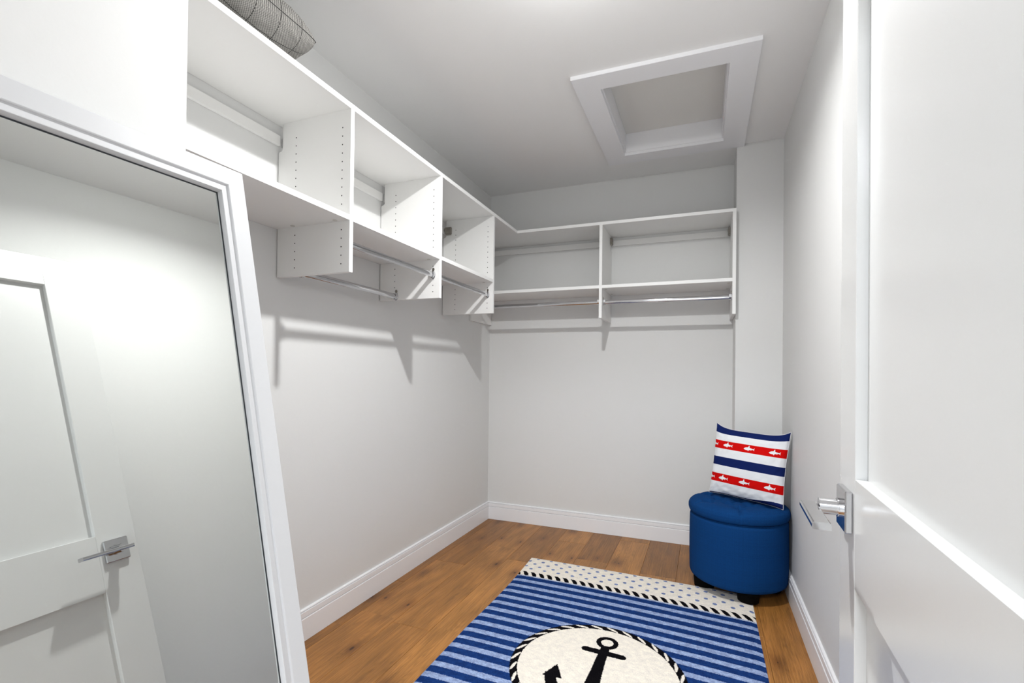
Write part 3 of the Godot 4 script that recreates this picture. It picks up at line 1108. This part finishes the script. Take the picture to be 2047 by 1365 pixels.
func pillow_sheet(c: Vector3, ex: Vector3, ey: Vector3, ez: Vector3, w: float, h: float, t: float, n: int, pinch: float, rnd: float, sd: int, wr: float, flip: bool) -> SurfaceTool:
	var fn := FastNoiseLite.new()
	fn.seed = sd
	fn.frequency = 1.0
	var pts := []
	var uvs := []
	for i in n:
		for j in n:
			var u := -cos(PI * i / (n - 1))
			var v := -cos(PI * j / (n - 1))
			u = lerpf(u, -1.0 + 2.0 * i / (n - 1), 0.45)
			v = lerpf(v, -1.0 + 2.0 * j / (n - 1), 0.45)
			var o := outline(u, v, pinch, rnd)
			var x := w / 2 * o.x
			var y := h / 2 * o.y
			var fu := 1.0 - u * u
			var fv := 1.0 - v * v
			var z := t / 2 * pow(maxf(fu * fv, 0.0), 0.42)
			var edge := 1.0 - minf(fu, fv)
			z += wr * fn.get_noise_2d(u * 4.0 + 10.0, v * 4.0) * minf(1.0, 6.0 * minf(fu, fv)) * (0.4 + edge)
			# gathers running in from the corners and the top seam
			z += wr * 0.7 * sin(u * 21.0 + 2.0 * v) * exp(-(1.0 - v) / 0.16) * minf(1.0, 5.0 * fu * fv)
			pts.append(c + ex * x + ey * y + ez * (z if not flip else -z))
			uvs.append(Vector2((u + 1) / 2, (1 - v) / 2))
	return grid(pts, n, n, uvs, not flip)

func cord(c: Vector3, ex: Vector3, ey: Vector3, w: float, h: float, pinch: float, rnd: float, r: float) -> SurfaceTool:
	# piping round the seam
	var path: Array[Vector3] = []
	var n := 40
	for s in 4:
		for k in n:
			var q := -1.0 + 2.0 * k / n
			var u: float = [q, 1.0, -q, -1.0][s]
			var v: float = [1.0, -q, -1.0, q][s]
			var o := outline(u, v, pinch, rnd)
			path.append(c + ex * (w / 2 * o.x) + ey * (h / 2 * o.y))
	var m := path.size()
	var ez := ex.cross(ey)
	var pts := []
	for i in m + 1:
		var p := path[i % m]
		var tg := (path[(i + 1) % m] - path[(i + m - 1) % m]).normalized()
		var sd := tg.cross(ez).normalized()
		for k in 9:
			var a := TAU * k / 8
			pts.append(p + (sd * cos(a) + ez * sin(a)) * r)
	return grid(pts, m + 1, 9)

func shark_poly() -> PackedVector2Array:
	return PackedVector2Array([Vector2(-0.5, -0.03), Vector2(-0.42, 0.05), Vector2(-0.3, 0.11), Vector2(-0.12, 0.145), Vector2(-0.06, 0.30), Vector2(0.0, 0.33), Vector2(0.03, 0.13), Vector2(0.2, 0.07), Vector2(0.36, 0.025), Vector2(0.5, 0.15), Vector2(0.455, 0.0), Vector2(0.475, -0.16), Vector2(0.36, -0.045), Vector2(0.24, -0.07), Vector2(0.19, -0.15), Vector2(0.14, -0.09), Vector2(0.0, -0.13), Vector2(-0.04, -0.24), Vector2(-0.13, -0.15), Vector2(-0.3, -0.14), Vector2(-0.44, -0.10)])

func build_striped_pillow() -> void:
	var c := Vector3(1.8157, 0.6690, 0.5933)
	var yaw := 0.463
	var lean := 0.135
	var roll := -0.044
	var n := Vector3(-sin(yaw), 0, cos(yaw))
	var r := Vector3(cos(yaw), 0, sin(yaw))
	var u2 := Vector3.UP * cos(lean) - n * sin(lean)
	var n2 := n * cos(lean) + Vector3.UP * sin(lean)
	var ex := r * cos(roll) + u2 * sin(roll)
	var ey := u2 * cos(roll) - r * sin(roll)
	var S := 512
	var im := Image.create(S, S, false, Image.FORMAT_RGB8)
	var white := Color(0.905, 0.91, 0.925)
	var navy := Color(0.055, 0.125, 0.345)
	var red := Color(0.800, 0.022, 0.018)
	var bands := [navy, white, red, white, navy, white, red, white, navy]
	var sh := shark_poly()
	var spots := [Vector2(0.015, 2.5), Vector2(0.245, 2.5), Vector2(0.545, 2.5), Vector2(0.868, 2.5), Vector2(0.012, 6.5), Vector2(0.225, 6.5), Vector2(0.525, 6.5), Vector2(0.850, 6.5)]
	for y in S:
		var v := (y + 0.5) / S
		# the seams at top and bottom take up some of the outer navy bands
		var bi := clampi(int(floor(v / 0.1165)), 0, 8)
		for x in S:
			var u := (x + 0.5) / S
			var col: Color = bands[bi]
			if bi >= 7:
				col = navy if v > 0.982 - 0.048 * smoothstep(0.5, 0.95, u) else white
			if bi == 2 or bi == 6:
				for s in spots:
					if absf(s.y - bi - 0.5) < 0.1 and absf(u - s.x) < 0.08:
						var q := Vector2((u - s.x) / 0.145, -(v - s.y * 0.1165) / 0.145)
						if Geometry2D.is_point_in_polygon(q, sh):
							col = white
			im.set_pixel(x, y, col)
	var m := mat(Color.WHITE, 0.85)
	m.albedo_texture = ImageTexture.create_from_image(im)
	m.metallic_specular = 0.25
	var t := thing("throw_pillow", "square navy, white and red striped pillow with white sharks on the ottoman", "pillow", Vector3(c.x, 0.475, c.z))
	var w := 0.392
	var hh := 0.398
	c += ey * 0.008
	obj("front_cover", pillow_sheet(c, ex, ey, n2, w, hh, 0.115, 48, 0.045, 0.0, 4, 0.006, false), m, t)
	obj("back_cover", pillow_sheet(c, ex, ey, n2, w, hh, 0.165, 32, 0.045, 0.0, 8, 0.003, true), mat(Color(0.05, 0.10, 0.25), 0.85), t)
	obj("piping", cord(c, ex, ey, w, hh, 0.045, 0.0, 0.0013), mat(Color(0.9, 0.9, 0.91), 0.8), t)

func build_plaid_pillow() -> void:
	var S := 240
	var im := Image.create(S, S, false, Image.FORMAT_RGB8)
	var hm := Image.create(S, S, false, Image.FORMAT_L8)
	var r := RandomNumberGenerator.new()
	r.seed = 31
	for y in S:
		for x in S:
			# a woven repeat: a coarse two-tone basket weave with thin dark window-pane lines
			var cx := int(x / 10.0)
			var cy := int(y / 10.0)
			var fx := fposmod(x / 10.0, 1.0)
			var fy := fposmod(y / 10.0, 1.0)
			var tooth := (cx + cy) % 2 == 0
			var v := 0.66 if tooth else 0.42
			if fx + fy < 0.55 or fx + fy > 1.6:
				v = 0.52
			v += r.randf_range(-0.17, 0.17)
			if (x % S) < 6 and (cy % 2 == 0 or fy < 0.5):
				v = 0.12 + r.randf() * 0.1
			if (y % S) < 6 and (cx % 2 == 0 or fx < 0.5):
				v = 0.12 + r.randf() * 0.1
			im.set_pixel(x, y, Color(v, v * 0.985, v * 0.955))
			hm.set_pixel(x, y, Color.from_hsv(0, 0, clampf(v + r.randf_range(-0.2, 0.2), 0, 1)))
	hm.bump_map_to_normal_map(3.0)
	var m := mat(Color.WHITE, 0.95)
	m.albedo_texture = ImageTexture.create_from_image(im)
	m.normal_enabled = true
	m.normal_texture = ImageTexture.create_from_image(hm)
	m.uv1_scale = Vector3(5.4, 5.4, 1)
	m.uv1_offset = Vector3(0.1, 0.33, 0)
	var c := Vector3(0.192, 2.262, 2.475)
	var ex := Vector3(0, 0, 1)
	var ey := Vector3(1, 0, 0)
	var ez := Vector3(0, 1, 0)
	var t := thing("throw_pillow", "plump grey plaid pillow lying on the top shelf at upper left", "pillow", Vector3(c.x, YT, c.z))
	obj("top_cover", pillow_sheet(c, ex, ey, ez, 0.46, 0.375, 0.235, 44, 0.03, 0.065, 14, 0.006, false), m, t)
	obj("bottom_cover", pillow_sheet(c, ex, ey, ez, 0.46, 0.375, 0.21, 44, 0.03, 0.065, 18, 0.004, true), m, t)
	obj("seam", cord(c, ex, ey, 0.46, 0.375, 0.03, 0.065, 0.0012), mat(Color(0.16, 0.155, 0.15), 0.95), t)
